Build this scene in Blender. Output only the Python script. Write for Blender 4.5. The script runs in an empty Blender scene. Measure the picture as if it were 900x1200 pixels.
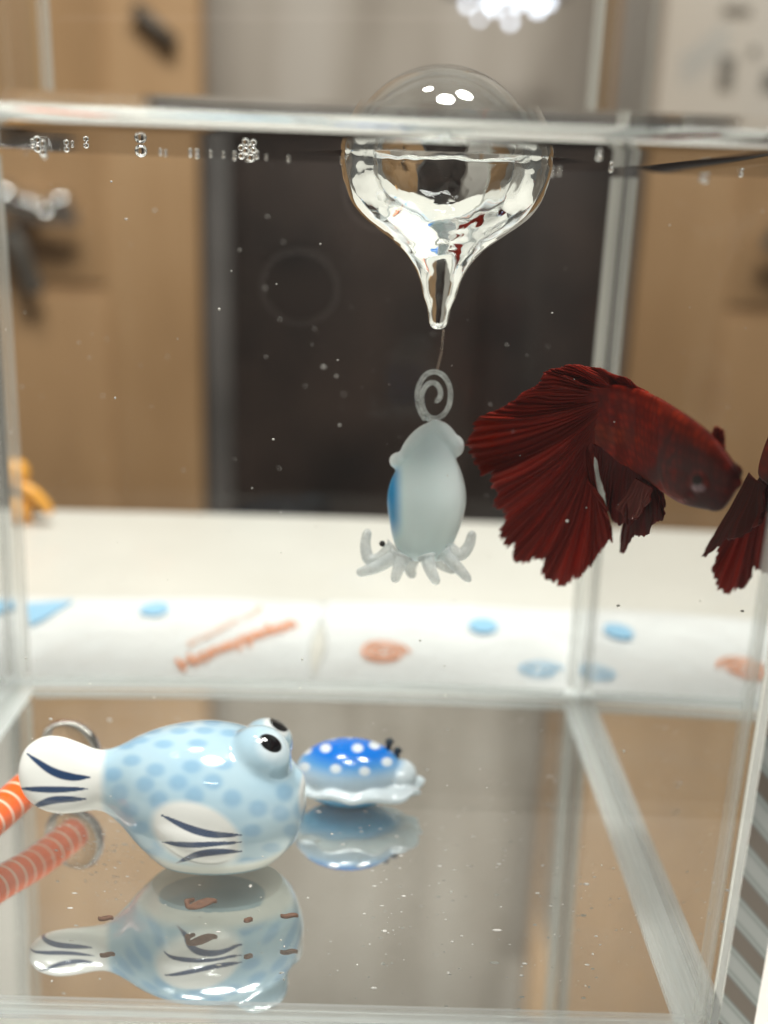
import bpy, bmesh, math, random
import numpy as np
from mathutils import Vector, Matrix

random.seed(7); rng = np.random.default_rng(7)
SC = bpy.context.scene
COL = SC.collection

# ------------------------------------------------------------------ camera
# photo is 900 x 1200; tank is a ~10 cm cube, front glass at y = 0, z up
CX, CD, CZ = 0.01209, 0.08823, 0.08572
YAW, PIT, ROL, FPX = 0.01071, 0.30115, 0.03596, 1191.5
XW, TD, WH, TH = 0.05, 0.10928, 0.0903, 0.0022      # half width, depth, water height, glass thickness
NW = 1.33
def basis():
    f = np.array([math.sin(YAW)*math.cos(PIT), math.cos(YAW)*math.cos(PIT), -math.sin(PIT)])
    r = np.array([math.cos(YAW), -math.sin(YAW), 0.]); u = np.cross(r, f)
    c, s = math.cos(ROL), math.sin(ROL)
    return c*r + s*u, -s*r + c*u, f
CR, CU, CF = basis()
CAMP = np.array([CX, -CD, CZ])
cam_d = bpy.data.cameras.new('camera'); cam = bpy.data.objects.new('camera', cam_d); COL.objects.link(cam)
cam.matrix_world = Matrix(((CR[0], CU[0], -CF[0], CX), (CR[1], CU[1], -CF[1], -CD), (CR[2], CU[2], -CF[2], CZ), (0, 0, 0, 1)))
cam_d.sensor_fit = 'VERTICAL'; cam_d.sensor_height = 36; cam_d.sensor_width = 27
cam_d.lens = 36*FPX/1200
cam_d.clip_start = 0.001; cam_d.clip_end = 50
cam_d.dof.use_dof = True; cam_d.dof.focus_distance = 0.117; cam_d.dof.aperture_fstop = 12.5
SC.camera = cam

# ------------------------------------------------------------------ world, lamps, exposure
w = bpy.data.worlds.new('World'); SC.world = w; w.use_nodes = True
w.node_tree.nodes['Background'].inputs[0].default_value = (1.0, 0.92, 0.84, 1)
w.node_tree.nodes['Background'].inputs[1].default_value = 0.11
def area(name, loc, target, size, energy, col=(1, 1, 1), sizey=None):
    l = bpy.data.lights.new(name, 'AREA'); l.size = size; l.energy = energy; l.color = col
    if sizey: l.shape = 'RECTANGLE'; l.size_y = sizey
    o = bpy.data.objects.new(name, l); COL.objects.link(o); o.location = loc
    o.rotation_euler = (Vector(target) - Vector(loc)).to_track_quat('-Z', 'Y').to_euler()
    return o
for lx, ly, le, ls in [(.36, .06, 10.5, .30), (.04, -.17, 12.5, .34), (-.22, .2, 6.5, .16)]:
    area('ceiling_lamp', (lx, ly, 1.25), (lx*.3, .15, 0), ls, le, (1.0, 0.965, 0.92)).data.shape = 'DISK'
SC.view_settings.view_transform = 'Standard'; SC.view_settings.look = 'None'
SC.view_settings.exposure = 0.06; SC.view_settings.gamma = 1.0; SC.view_settings.use_curve_mapping = False
SC.render.engine = 'CYCLES'
cy = SC.cycles
cy.max_bounces = 20; cy.transparent_max_bounces = 48; cy.transmission_bounces = 14; cy.glossy_bounces = 14; cy.diffuse_bounces = 4
cy.use_denoising = True; cy.sample_clamp_indirect = 25.0; cy.blur_glossy = 0.3
cy.use_adaptive_sampling = False

# ------------------------------------------------------------------ pixel -> place
def pdir(px, py):
    d = CR*((px-450)/FPX) + CU*(-(py-600)/FPX) + CF
    return d/np.linalg.norm(d)
def refr(d):
    s = d[[0, 2]]/NW; return np.array([s[0], math.sqrt(max(1e-9, 1-s@s)), s[1]])
def front(px, py):
    d = pdir(px, py); return CAMP + d*(CD/d[1]), d
def wy(px, py, y):                     # point under water at depth y
    p, d = front(px, py); r = refr(d); return p + r*(y/r[1])
def wz(px, py, z):                     # point under water at height z
    p, d = front(px, py); r = refr(d); return p + r*((z-p[2])/r[2])
def ay(px, py, y):                     # straight through air
    d = pdir(px, py); return CAMP + d*((y+CD)/d[1])
def by(px, py, y):                     # behind the tank, seen through the water
    p = wy(px, py, TD); d = pdir(px, py); return p + d*((y-TD)/d[1])
def bz(px, py, z):
    p = wy(px, py, TD); d = pdir(px, py); return p + d*((z-p[2])/d[2])
class Frame:                           # local axes: u right, v up (photo pixels), w towards the viewer
    def __init__(s, px, py, P0):
        s.p = (px, py); s.P0 = np.array(P0); _, d = front(px, py); r = refr(d); s.r = r
        def hit(a, b):
            p, d2 = front(a, b); r2 = refr(d2); return p + r2*(((s.P0-p)@r)/(r2@r))
        s.U = (hit(px+20, py)-hit(px-20, py))/40; s.V = (hit(px, py-20)-hit(px, py+20))/40
        s.s = np.linalg.norm(s.U); s.N = -r*s.s
    def __call__(s, px, py, w=0):
        return s.P0 + s.U*(px-s.p[0]) + s.V*(s.p[1]-py) + s.N*w
    def inv(s, V):                     # world -> (px,py,w)
        M = np.linalg.inv(np.stack([s.U, s.V, s.N], 1)); q = (np.asarray(V)-s.P0)@M.T
        return s.p[0]+q[..., 0], s.p[1]-q[..., 1], q[..., 2]

# ------------------------------------------------------------------ object helpers
def S(c):                              # sRGB 0-255 -> linear rgba
    return tuple(((v/255)/12.92 if v/255 <= .04045 else ((v/255+.055)/1.055)**2.4) for v in c) + (1.0,)
def thing(name, label, cat, loc=(0, 0, 0), group=None):
    o = bpy.data.objects.new(name, None); COL.objects.link(o); o.location = loc; o.empty_display_size = .005
    o['label'] = label; o['category'] = cat
    if group: o['group'] = group
    return o
def tag(o, label=None, cat=None, group=None, kind=None):
    if label: o['label'] = label
    if cat: o['category'] = cat
    if group: o['group'] = group
    if kind: o['kind'] = kind
    return o
def wloc(o):
    v = np.zeros(3)
    while o is not None: v = v + np.array(o.location); o = o.parent
    return v
def link(name, me, mats, parent=None, smooth=True):
    if not isinstance(mats, (list, tuple)): mats = [mats]
    me.materials.clear()
    for m in mats: me.materials.append(m)
    if smooth: me.shade_smooth()
    o = bpy.data.objects.new(name, me); COL.objects.link(o)
    if parent is not None:
        off = wloc(parent); me.transform(Matrix.Translation(Vector(-off))); o.parent = parent
    return o
def mk(name, V, F, mats, parent=None, smooth=True):
    me = bpy.data.meshes.new(name); me.from_pydata([tuple(map(float, v)) for v in V], [], [tuple(map(int, f)) for f in F]); me.update()
    return link(name, me, mats, parent, smooth)
def boxVF(a, b):
    (x0, y0, z0), (x1, y1, z1) = a, b
    V = [(x0, y0, z0), (x1, y0, z0), (x1, y1, z0), (x0, y1, z0), (x0, y0, z1), (x1, y0, z1), (x1, y1, z1), (x0, y1, z1)]
    F = [(0, 3, 2, 1), (4, 5, 6, 7), (0, 1, 5, 4), (1, 2, 6, 5), (2, 3, 7, 6), (3, 0, 4, 7)]   # -z +z -y +x +y -x
    return V, F
def box(name, a, b, mats, parent=None, bevel=0, slots=None):
    V, F = boxVF(a, b)
    o = mk(name, V, F, mats, parent, False)
    if slots:
        for p, s in zip(o.data.polygons, slots): p.material_index = s
    if bevel:
        bm = bmesh.new(); bm.from_mesh(o.data)
        bmesh.ops.bevel(bm, geom=bm.edges[:], offset=bevel, segments=3, affect='EDGES', profile=.5); bm.to_mesh(o.data); bm.free()
        o.data.shade_smooth()
    return o
def tubeVF(P, R, n=16, flat=None, ref=None, caps=True):   # P points, R radii (or (ru,rv) pairs)
    P = np.array(P, float); m = len(P); V = []; F = []
    T = np.gradient(P, axis=0); T /= np.linalg.norm(T, axis=1)[:, None]+1e-12
    a = np.array(ref if ref is not None else (0, 1, 0), float)
    if ref is None and abs(T[0]@a) > .9: a = np.array((0, 0, 1.))
    for i in range(m):
        e1 = a - T[i]*(a@T[i]); e1 /= np.linalg.norm(e1)+1e-12; e2 = np.cross(T[i], e1)
        if ref is None: a = e1
        ru, rv = (R[i], R[i]) if np.isscalar(R[i]) else R[i]
        for k in range(n):
            t = 2*math.pi*k/n; V.append(P[i] + e1*ru*math.cos(t) + e2*rv*math.sin(t))
    for i in range(m-1):
        for k in range(n):
            k2 = (k+1) % n; F.append((i*n+k, i*n+k2, (i+1)*n+k2, (i+1)*n+k))
    if caps:
        F.append(tuple(range(n-1, -1, -1))); F.append(tuple(range((m-1)*n, m*n)))
    return V, F
def smoothpts(P, k=8):                 # Catmull-Rom
    P = np.array(P, float); Q = np.vstack([2*P[0]-P[1], P, 2*P[-1]-P[-2]]); out = []
    for i in range(1, len(Q)-2):
        for t in np.linspace(0, 1, k, endpoint=False):
            out.append(.5*((2*Q[i])+(-Q[i-1]+Q[i+1])*t+(2*Q[i-1]-5*Q[i]+4*Q[i+1]-Q[i+2])*t*t+(-Q[i-1]+3*Q[i]-3*Q[i+1]+Q[i+2])*t**3))
    out.append(P[-1]); return np.array(out)
def sphVF(c, r, n=24, m=14):
    r = np.array([r]*3 if np.isscalar(r) else r); c = np.array(c); V = [c+r*np.array((0, 0, -1))]; F = []
    for j in range(1, m):
        ph = -math.pi/2+math.pi*j/m
        for k in range(n):
            t = 2*math.pi*k/n; V.append(c+r*np.array((math.cos(ph)*math.cos(t), math.cos(ph)*math.sin(t), math.sin(ph))))
    V.append(c+r*np.array((0, 0, 1))); L = len(V)-1
    for k in range(n):
        k2 = (k+1) % n; F.append((0, 1+k2, 1+k)); F.append((L, L-n+k, L-n+k2))
        for j in range(m-2): a = 1+j*n; F.append((a+k, a+k2, a+n+k2, a+n+k))
    return V, F
def join(parts):
    V = []; F = []
    for v, f in parts:
        o = len(V); V += list(v); F += [tuple(i+o for i in q) for q in f]
    return V, F
def remesh(parts, voxel, smooth=6, fac=.5):
    V, F = join(parts)
    me = bpy.data.meshes.new('tmp'); me.from_pydata([tuple(map(float, v)) for v in V], [], F); me.update()
    bm = bmesh.new(); bm.from_mesh(me)
    o = bpy.data.objects.new('tmp', me); bm.free(); COL.objects.link(o)
    m = o.modifiers.new('r', 'REMESH'); m.mode = 'VOXEL'; m.voxel_size = voxel; m.use_smooth_shade = True
    if smooth: s = o.modifiers.new('s', 'SMOOTH'); s.iterations = smooth; s.factor = fac
    dg = bpy.context.evaluated_depsgraph_get(); dg.update()
    out = bpy.data.meshes.new_from_object(o.evaluated_get(dg))
    bpy.data.objects.remove(o); return out
def coords(me):
    a = np.empty(len(me.vertices)*3); me.vertices.foreach_get('co', a); return a.reshape(-1, 3)
def setco(me, a): me.vertices.foreach_set('co', a.ravel()); me.update()
def norms(me):
    a = np.empty(len(me.vertices)*3, dtype=np.float32); me.vertices.foreach_get('normal', a); return a.reshape(-1, 3)
def paint(me, C):
    at = me.color_attributes.new('Col', 'FLOAT_COLOR', 'POINT'); c = np.ones((len(me.vertices), 4)); c[:, :3] = C; at.data.foreach_set('color', c.ravel())
def mixc(C, col, f):
    f = np.clip(f, 0, 1)[:, None]; return C*(1-f) + np.array(col[:3])*f
def sstep(a, b, x): t = np.clip((x-a)/(b-a), 0, 1); return t*t*(3-2*t)
def blob(px, py, cx, cy_, rx, ry, ang=0, soft=.2):
    c, s = math.cos(math.radians(ang)), math.sin(math.radians(ang)); dx, dy = px-cx, py-cy_
    a, b = (dx*c+dy*s)/rx, (-dx*s+dy*c)/ry
    return 1-sstep(1-soft, 1+soft, np.hypot(a, b))
def stroke(px, py, pts, wid):          # tapered brush stroke along pts
    P = smoothpts(pts, 10); best = np.full(px.shape, 9.)
    for i in range(len(P)-1):
        a, b = P[i], P[i+1]; d = b-a; t = np.clip(((px-a[0])*d[0]+(py-a[1])*d[1])/(d@d), 0, 1)
        s = (i+t)/(len(P)-1); ww = wid*np.clip(np.sin(np.pi*np.clip(s, .03, .97))**.6, .12, 1)
        best = np.minimum(best, np.hypot(px-a[0]-t*d[0], py-a[1]-t*d[1])/ww)
    return 1-sstep(.8, 1.15, best)

# ------------------------------------------------------------------ materials
class NT:
    def __init__(s, name):
        s.m = bpy.data.materials.new(name); s.m.use_nodes = True; s.t = s.m.node_tree; s.t.nodes.clear()
        s.o = s.n('ShaderNodeOutputMaterial')
    def n(s, typ, **kw):
        x = s.t.nodes.new(typ)
        for k, v in kw.items():
            if k in x.inputs: s.put(x.inputs[k], v)
            else: setattr(x, k, v)
        return x
    def put(s, sock, v):
        if isinstance(v, bpy.types.NodeSocket): s.t.links.new(v, sock)
        else: sock.default_value = v
    def out(s, sh): s.t.links.new(sh, s.o.inputs[0]); return s.m
    def noise(s, scale, detail=4, rough=.55, coord='Object', vec=None):
        t = s.n('ShaderNodeTexCoord'); x = s.n('ShaderNodeTexNoise', Scale=scale, Detail=detail, Roughness=rough)
        s.t.links.new(vec or t.outputs[coord], x.inputs['Vector']); return x.outputs['Fac']
    def ramp(s, fac, stops):
        r = s.n('ShaderNodeValToRGB'); s.t.links.new(fac, r.inputs[0]); e = r.color_ramp.elements
        while len(e) < len(stops): e.new(.5)
        for q, (p, c) in zip(e, stops): q.position = p; q.color = c
        return r.outputs[0]
    def bump(s, h, strength, dist):
        b = s.n('ShaderNodeBump', Strength=strength, Distance=dist); s.t.links.new(h, b.inputs['Height']); return b.outputs[0]
def pbr(name, col, rough=.5, bump=None, var=.0, scale=200, **kw):
    t = NT(name); p = t.n('ShaderNodeBsdfPrincipled', Roughness=rough)
    if var:
        f = t.noise(scale); c = Vector(col[:3])
        p.inputs['Base Color'].default_value = col
        t.t.links.new(t.ramp(f, [(.3, tuple(c*(1-var))+(1,)), (.7, tuple(np.minimum(1, np.array(c)*(1+var)))+(1,))]), p.inputs['Base Color'])
    else: p.inputs['Base Color'].default_value = col
    if bump: t.t.links.new(t.bump(t.noise(bump[0]), bump[1], bump[2]), p.inputs['Normal'])
    for k, v in kw.items(): p.inputs[k.replace('_', ' ')].default_value = v
    return t.out(p.outputs[0])
def thin(name, ior, tint=(1, 1, 1, 1), rough=0.0, sym=True):            # thin clear interface: transparent + Fresnel mirror
    t = NT(name); f = t.n('ShaderNodeFresnel', IOR=ior)
    if sym:                                                   # both faces of a thin sheet behave alike
        ge = t.n('ShaderNodeNewGeometry'); mr = t.n('ShaderNodeMapRange'); t.t.links.new(ge.outputs['Backfacing'], mr.inputs[0])
        mr.inputs[3].default_value = ior; mr.inputs[4].default_value = 1/ior; t.t.links.new(mr.outputs[0], f.inputs['IOR'])
    tr = t.n('ShaderNodeBsdfTransparent', Color=tint)
    g = t.n('ShaderNodeBsdfGlossy', Roughness=rough); mx = t.n('ShaderNodeMixShader')
    t.t.links.new(f.outputs[0], mx.inputs[0]); t.t.links.new(tr.outputs[0], mx.inputs[1]); t.t.links.new(g.outputs[0], mx.inputs[2])
    return t.out(mx.outputs[0])
def glass(name, ior, col=(1, 1, 1, 1), rough=0.0, bump=None):
    t = NT(name); g = t.n('ShaderNodeBsdfGlass', IOR=ior, Roughness=rough, Color=col)
    if bump: t.t.links.new(t.bump(t.noise(bump[0], 2), bump[1], bump[2]), g.inputs['Normal'])
    return t.out(g.outputs[0])
def milky(name, col, clear, rough=.25, scale=300, streak=None, tl=.5, amp=.25):  # part clear, part milky
    t = NT(name); d = t.n('ShaderNodeBsdfPrincipled', Roughness=rough); d.inputs['Base Color'].default_value = col
    l = t.n('ShaderNodeBsdfTranslucent', Color=col); m1 = t.n('ShaderNodeMixShader', Fac=tl)
    tr = t.n('ShaderNodeBsdfTransparent', Color=(.992, 1, .998, 1)); m2 = t.n('ShaderNodeMixShader')
    t.t.links.new(d.outputs[0], m1.inputs[1]); t.t.links.new(l.outputs[0], m1.inputs[2])
    tc = t.n('ShaderNodeTexCoord'); mp = t.n('ShaderNodeMapping'); t.t.links.new(tc.outputs['Object'], mp.inputs[0])
    mp.inputs['Scale'].default_value = streak or (1, 1, 1)
    f = t.noise(scale, 3, .6, vec=mp.outputs[0])
    a = t.n('ShaderNodeMapRange'); t.t.links.new(f, a.inputs[0]); a.inputs[1].default_value = .3; a.inputs[2].default_value = .7
    a.inputs[3].default_value = min(1, clear+amp); a.inputs[4].default_value = max(0, clear-amp)
    t.t.links.new(a.outputs[0], m2.inputs[0]); t.t.links.new(m1.outputs[0], m2.inputs[1]); t.t.links.new(tr.outputs[0], m2.inputs[2])
    return t.out(m2.outputs[0])
def emit(name, col, st):
    t = NT(name); e = t.n('ShaderNodeEmission', Color=col, Strength=st); return t.out(e.outputs[0])
def painted(name, rough=.12, coat=.6, sss=0, trans=0, spec=.5, sscale=.0012):
    t = NT(name); a = t.n('ShaderNodeAttribute', attribute_name='Col')
    p = t.n('ShaderNodeBsdfPrincipled', Roughness=rough); p.inputs['Coat Weight'].default_value = coat; p.inputs['Specular IOR Level'].default_value = spec; p.inputs['Coat Roughness'].default_value = .03
    t.t.links.new(a.outputs['Color'], p.inputs['Base Color'])
    if sss:
        p.inputs['Subsurface Weight'].default_value = sss; p.inputs['Subsurface Radius'].default_value = (1, 1, 1); p.inputs['Subsurface Scale'].default_value = sscale
    out = p.outputs[0]
    if trans:
        l = t.n('ShaderNodeBsdfTranslucent'); t.t.links.new(a.outputs['Color'], l.inputs['Color']); m = t.n('ShaderNodeMixShader', Fac=trans)
        t.t.links.new(out, m.inputs[1]); t.t.links.new(l.outputs[0], m.inputs[2]); out = m.outputs[0]
    return t.out(out)

M_front = glass('water_face', NW)
M_wthin = thin('water_skin', NW, sym=False)
M_pane = thin('pane_outer', 1.5, (.985, 1, .995, 1))
M_panein = thin('pane_inner', 1.04, (.985, .998, .992, 1))
M_bead = milky('silicone', (.97, .99, .99, 1), .62, .25, 420, (1, .015, 1), .7)
M_beadx = milky('silicone_x', (.97, .99, .99, 1), .62, .25, 420, (.015, 1, 1), .7)
M_beadv = milky('silicone_v', (.98, .98, .94, 1), .66, .25, 420, (1, 1, .03), .7)

# ------------------------------------------------------------------ table, room behind
TZ = -0.0015
t = NT('table_white'); p = t.n('ShaderNodeBsdfPrincipled', Roughness=.35)
t.t.links.new(t.ramp(t.noise(35, 6), [(.3, (.62, .60, .55, 1)), (.7, (.67, .65, .60, 1))]), p.inputs['Base Color'])
M_table = t.out(p.outputs[0])
far = bz(300, 600, TZ)[1]; print('table far edge', far)
# slight turn of the far edge as in the photo
tb = box('table', (-0.45, -0.05, TZ-.02), (0.6, far, TZ), M_table, bevel=.003)
tag(tb, kind='structure')
YB = 1.02
t = NT('wall_paint'); p = t.n('ShaderNodeBsdfPrincipled', Roughness=.8)
tc = t.n('ShaderNodeTexCoord'); mp = t.n('ShaderNodeMapping'); mp.inputs['Scale'].default_value = (6, 1, .8); t.t.links.new(tc.outputs['Object'], mp.inputs[0])
t.t.links.new(t.ramp(t.noise(2.2, 4, .5, vec=mp.outputs[0]), [(.3, (.34, .285, .235, 1)), (.5, (.48, .415, .355, 1)), (.7, (.57, .505, .445, 1))]), p.inputs['Base Color'])
M_wall = t.out(p.outputs[0])
tag(box('wall', (-1.6, YB+.16, -.9), (1.8, YB+.2, 2.2), M_wall), kind='structure')
tag(box('floor', (-1.6, .6, -.92), (1.8, YB+.2, -.9), pbr('floor_tile', (.25, .2, .16, 1), .6, var=.1, scale=3)), kind='structure')

# ------------------------------------------------------------------ water
def ringmesh():
    bc = wy(523, 190, .05); cx, cyy = bc[0], .05; R0 = 0.0124
    N = 360; prof = np.unique(np.concatenate([np.linspace(0, .25, 14)**1.0, np.linspace(.25, .8, 14), 1-np.linspace(0, .2, 22)**1.6*1.0]))
    prof = np.clip(prof, 0, 1); V = []; F = []
    y0, y1, x0, x1 = 0.0, TD, -XW, XW
    angs = np.sort(np.concatenate([np.linspace(0, 2*math.pi, N, endpoint=False), [math.atan2(y-cyy, x-cx) % (2*math.pi) for x in (x0, x1) for y in (y0, y1)]]))
    for a in angs:
        c, s = math.cos(a), math.sin(a)
        k = min([((x1 if c > 0 else x0)-cx)/c if abs(c) > 1e-9 else 9, ((y1 if s > 0 else y0)-cyy)/s if abs(s) > 1e-9 else 9])
        for q in prof:
            d = R0+(k-R0)*q; x, y = cx+c*d, cyy+s*d
            dw = min(x-x0, x1-x, y-y0, y1-y)
            z = WH + .0011*math.exp(-(d-R0)/.0013) + .0026*math.exp(-max(0, dw)/.0019)
            V.append((x, y, z))
    n = len(prof); A = len(angs)
    for i in range(A):
        j = (i+1) % A
        for q in range(n-1): F.append((i*n+q, i*n+q+1, j*n+q+1, j*n+q))
    return V, F, n, A
V, F, n, A = ringmesh(); nt = len(F)
zt = WH+.0026; o = len(V)
V += [(-XW, 0, 0), (XW, 0, 0), (XW, TD, 0), (-XW, TD, 0), (-XW, 0, zt), (XW, 0, zt), (XW, TD, zt), (-XW, TD, zt)]
F += [(o, o+3, o+2, o+1), (o, o+1, o+5, o+4), (o+1, o+2, o+6, o+5), (o+2, o+3, o+7, o+6), (o+3, o, o+4, o+7)]
water = mk('water', V, F, [M_wthin, M_front], None, False)
for i, pl in enumerate(water.data.polygons):
    pl.use_smooth = i < nt
    if i in (nt+1, nt+3): pl.material_index = 1
tag(water, kind='structure')

# ------------------------------------------------------------------ aquarium
aq = thing('aquarium', 'small clear glass cube aquarium filled with water on the white table', 'aquarium', (0, 0, TZ))
HT = .128; G = .00025
PM = [M_pane, M_panein]
t = NT('pane_edge'); tc = t.n('ShaderNodeTexCoord')  # colour bands stand in for refraction and reflections inside the glass edge
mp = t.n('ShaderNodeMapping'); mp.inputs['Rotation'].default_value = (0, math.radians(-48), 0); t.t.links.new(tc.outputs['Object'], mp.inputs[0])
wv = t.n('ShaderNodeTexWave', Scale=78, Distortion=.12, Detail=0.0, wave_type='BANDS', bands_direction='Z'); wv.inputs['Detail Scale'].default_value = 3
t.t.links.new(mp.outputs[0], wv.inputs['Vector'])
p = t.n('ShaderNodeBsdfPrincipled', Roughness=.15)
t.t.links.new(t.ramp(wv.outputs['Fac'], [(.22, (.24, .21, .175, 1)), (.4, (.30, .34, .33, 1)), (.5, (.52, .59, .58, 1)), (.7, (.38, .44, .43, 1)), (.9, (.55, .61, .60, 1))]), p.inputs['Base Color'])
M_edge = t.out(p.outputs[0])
box('front_pane', (-XW-TH, -TH, TZ), (XW+.00002, -G, HT), PM+[milky('cut_edge', (.42, .45, .47, 1), .5, .2, 300, (1, 1, .05), .5)], aq, slots=[0, 0, 0, 2, 1, 0])
box('back_pane', (-XW-TH, TD+G, TZ), (XW+TH, TD+TH, HT), PM, aq, slots=[0, 0, 1, 0, 1, 0])
box('side_pane', (-XW-TH, G, TZ), (-XW-G, TD, HT), PM, aq, slots=[0, 0, 0, 1, 0, 0])
rp = box('side_pane', (XW+.00006, -TH, TZ), (XW+TH+.0016, TD, HT), PM+[M_edge], aq, slots=[0, 0, 2, 0, 0, 1])
box('bottom_pane', (-XW+.0003, .0003, .0003), (XW-.0003, TD-.0003, TH), [milky('floor_haze', (.62, .60, .56, 1), .982, .9, 90, None, .3, .018)], aq)  # thin milky layer added to haze the floor's mirror image
def bead(name, P0, P1, a, b, R, mat):                  # fillet of silicone in a corner, a and b point into the tank
    a, b, P0, P1 = map(np.array, (a, b, P0, P1)); prof = [a*0.0, a*1.0]
    for q in np.linspace(0, 1, 9):
        th = q*math.pi/2; c = (a+b)*1.0; prof.append((c - b*math.cos(th)*1.0 - a*math.sin(th)*1.0)*.55 + (a*(1-q)+b*q)*.45)
    prof += [b*1.0]; prof = [x*R for x in prof]; n = len(prof); L = 1; V = []; F = []
    for i in range(L+1):
        wob = 1
        for x in prof: V.append(P0+(P1-P0)*i/L + x*wob + (a+b)*.0004)
    for i in range(L):
        for k in range(n): k2 = (k+1) % n; F.append((i*n+k, i*n+k2, (i+1)*n+k2, (i+1)*n+k))
    return mk(name, V, F, mat, aq, False)
R = .0026; E_ = .0005
bead('silicone_seam', (XW, E_, 0), (XW, TD-E_, 0), (-1, 0, 0), (0, 0, 1), R, M_bead)
bead('silicone_seam', (-XW, E_, 0), (-XW, TD-E_, 0), (1, 0, 0), (0, 0, 1), R, M_bead)
bead('silicone_seam', (-XW+R, TD, 0), (XW-R, TD, 0), (0, -1, 0), (0, 0, 1), .0016, M_beadx)
bead('silicone_seam', (-XW+R, 0, 0), (XW-R, 0, 0), (0, 1, 0), (0, 0, 1), .0024, M_beadx)
for sx in (-1, 1):
    bead('silicone_seam', (sx*XW, TD, R), (sx*XW, TD, WH-.0005), (-sx, 0, 0), (0, -1, 0), .0018, M_beadv)
    bead('silicone_seam', (sx*XW, TD, WH+.002), (sx*XW, TD, HT), (-sx, 0, 0), (0, -1, 0), .0018, M_beadv)
    bead('silicone_seam', (sx*XW, 0, R), (sx*XW, 0, HT), (-sx, 0, 0), (0, 1, 0), .0015, M_beadv)

# ------------------------------------------------------------------ puffer ornament
M_glaze = painted('glazed_ceramic', .1, .8, .15)
base = wz(246, 1012, TH)
PF = Frame(246, 1012, base)
pf = thing('puffer_ornament', 'pale blue spotted glazed puffer fish ornament with white tail on the tank floor', 'ornament', base)
def stations(fr, L, off=0):
    P = [fr(a, b, off) for a, b, *_ in L]; return P
st = np.array([(24, 905, 8, 5), (31, 905, 29, 10), (50, 906, 44, 13), (72, 908, 47, 15), (95, 911, 42, 19), (118, 914, 36, 26), (140, 919, 46, 42), (165, 927, 67, 64),
      (200, 935, 87, 84), (245, 937, 95, 92), (290, 938, 89, 88), (325, 938, 70, 72), (348, 938, 45, 46), (360, 936, 14, 14)], float)
sts = np.stack([np.interp(np.linspace(0, 1, 70), np.linspace(0, 1, len(st)), smoothpts(st, 6)[::6][:, k] if False else st[:, k]) for k in range(4)], 1)
sts = smoothpts(st, 6)
def lathe_px(fr, L, n=40):
    V = []; F = []
    for a, b, h, ww in L:
        for k in range(n):
            t_ = 2*math.pi*k/n; V.append(fr(a, b-h*math.sin(t_), ww*math.cos(t_)))
    m = len(L)
    for i in range(m-1):
        for k in range(n):
            k2 = (k+1) % n; F.append((i*n+k, i*n+k2, (i+1)*n+k2, (i+1)*n+k))
    F.append(tuple(range(n-1, -1, -1))); F.append(tuple(range((m-1)*n, m*n))); return V, F
def ell_px(fr, c, r, ang=0):
    V, F = sphVF((0, 0, 0), 1, 28, 18); ca, sa = math.cos(math.radians(ang)), math.sin(math.radians(ang)); out = []
    for v in V:
        a, b, w_ = v[0]*r[0], v[2]*r[1], v[1]*r[2]; out.append(fr(c[0]+a*ca+b*sa, c[1]-(-a*sa+b*ca), c[2]-w_))
    return out, F
me = remesh([lathe_px(PF, sts), ell_px(PF, (303, 890, 52), (38, 39, 36)), ell_px(PF, (315, 866, -22), (32, 30, 30)),
             ell_px(PF, (231, 979, 62), (50, 31, 22), 22), ell_px(PF, (345, 925, 20), (14, 27, 22), 12)], .00015, 150, .5)
co = coords(me); z = co[:, 2]; co[:, 2] = np.where(z < TH+.0002, TH+.0002, z)
# hollow base with a raised rim
px, py, ww = PF.inv(co)
setco(me, co); nn = norms(me)
co = coords(me); C = np.tile(np.array(S((186, 212, 224))[:3]), (len(co), 1))
side = ww + 0*px
dens = .5+.5*np.sin(px*.06+1)*np.sin(py*.05)
C = mixc(C, S((150, 192, 218)), .35*dens)
spots = [(365, 102), (415, 102), (465, 107), (335, 131), (402, 130), (320, 184), (391, 178), (326, 243), (396, 235), (469, 240), (520, 260), (272, 163), (248, 228), (288, 296), (312, 345), (566, 268), (548, 335), (500, 362), (440, 385), (574, 226), (430, 84), (375, 84), (285, 120), (350, 372), (590, 300), (400, 392), (300, 212), (508, 302), (268, 262), (452, 172), (432, 285), (235, 190), (330, 330), (385, 300), (610, 262), (530, 362), (258, 130), (310, 100), (365, 210), (432, 208)]
for a, b in spots:
    a, b = a/1.7308, 800+b/1.7308
    edge = np.clip(1-abs(b-937)/120, .45, 1)
    f = blob(px, py, a, b, 10.5, 10.5*edge, 0, .5); C = mixc(C, S((122, 170, 206)), f*.58)
    C = mixc(C, S((150, 190, 215)), blob(px, py, a-1, b-1, 4, 4*edge, 0, .6)*.35)
fs = ww > 20
C = mixc(C, S((236, 236, 232)), blob(px, py, 231, 979, 53, 33, 24, .14)*fs)
C = mixc(C, S((238, 238, 233)), 1-sstep(116, 130, px))
NAVY = S((40, 66, 102))
def zs(L): return [(a/1.7308, 800+b/1.7308) for a, b in L]
for L, wd in [([(333, 273), (385, 298), (430, 310), (486, 311)], 4.4), ([(333, 325), (390, 331), (487, 325)], 3.3), ([(360, 366), (400, 350), (440, 344), (487, 343)], 4.0)]:
    C = mixc(C, NAVY, stroke(px, py, zs(L), wd)*(ww > 30))
for L, wd in [([(62, 146), (110, 180), (150, 193), (186, 194)], 5.0), ([(46, 215), (110, 218), (182, 217)], 3.8), ([(70, 253), (115, 239), (178, 237)], 4.4)]:
    C = mixc(C, NAVY, stroke(px, py, zs(L), wd))
C = mixc(C, S((236, 238, 236)), blob(px, py, 358, 925, 8, 26, 10, .35))
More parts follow.
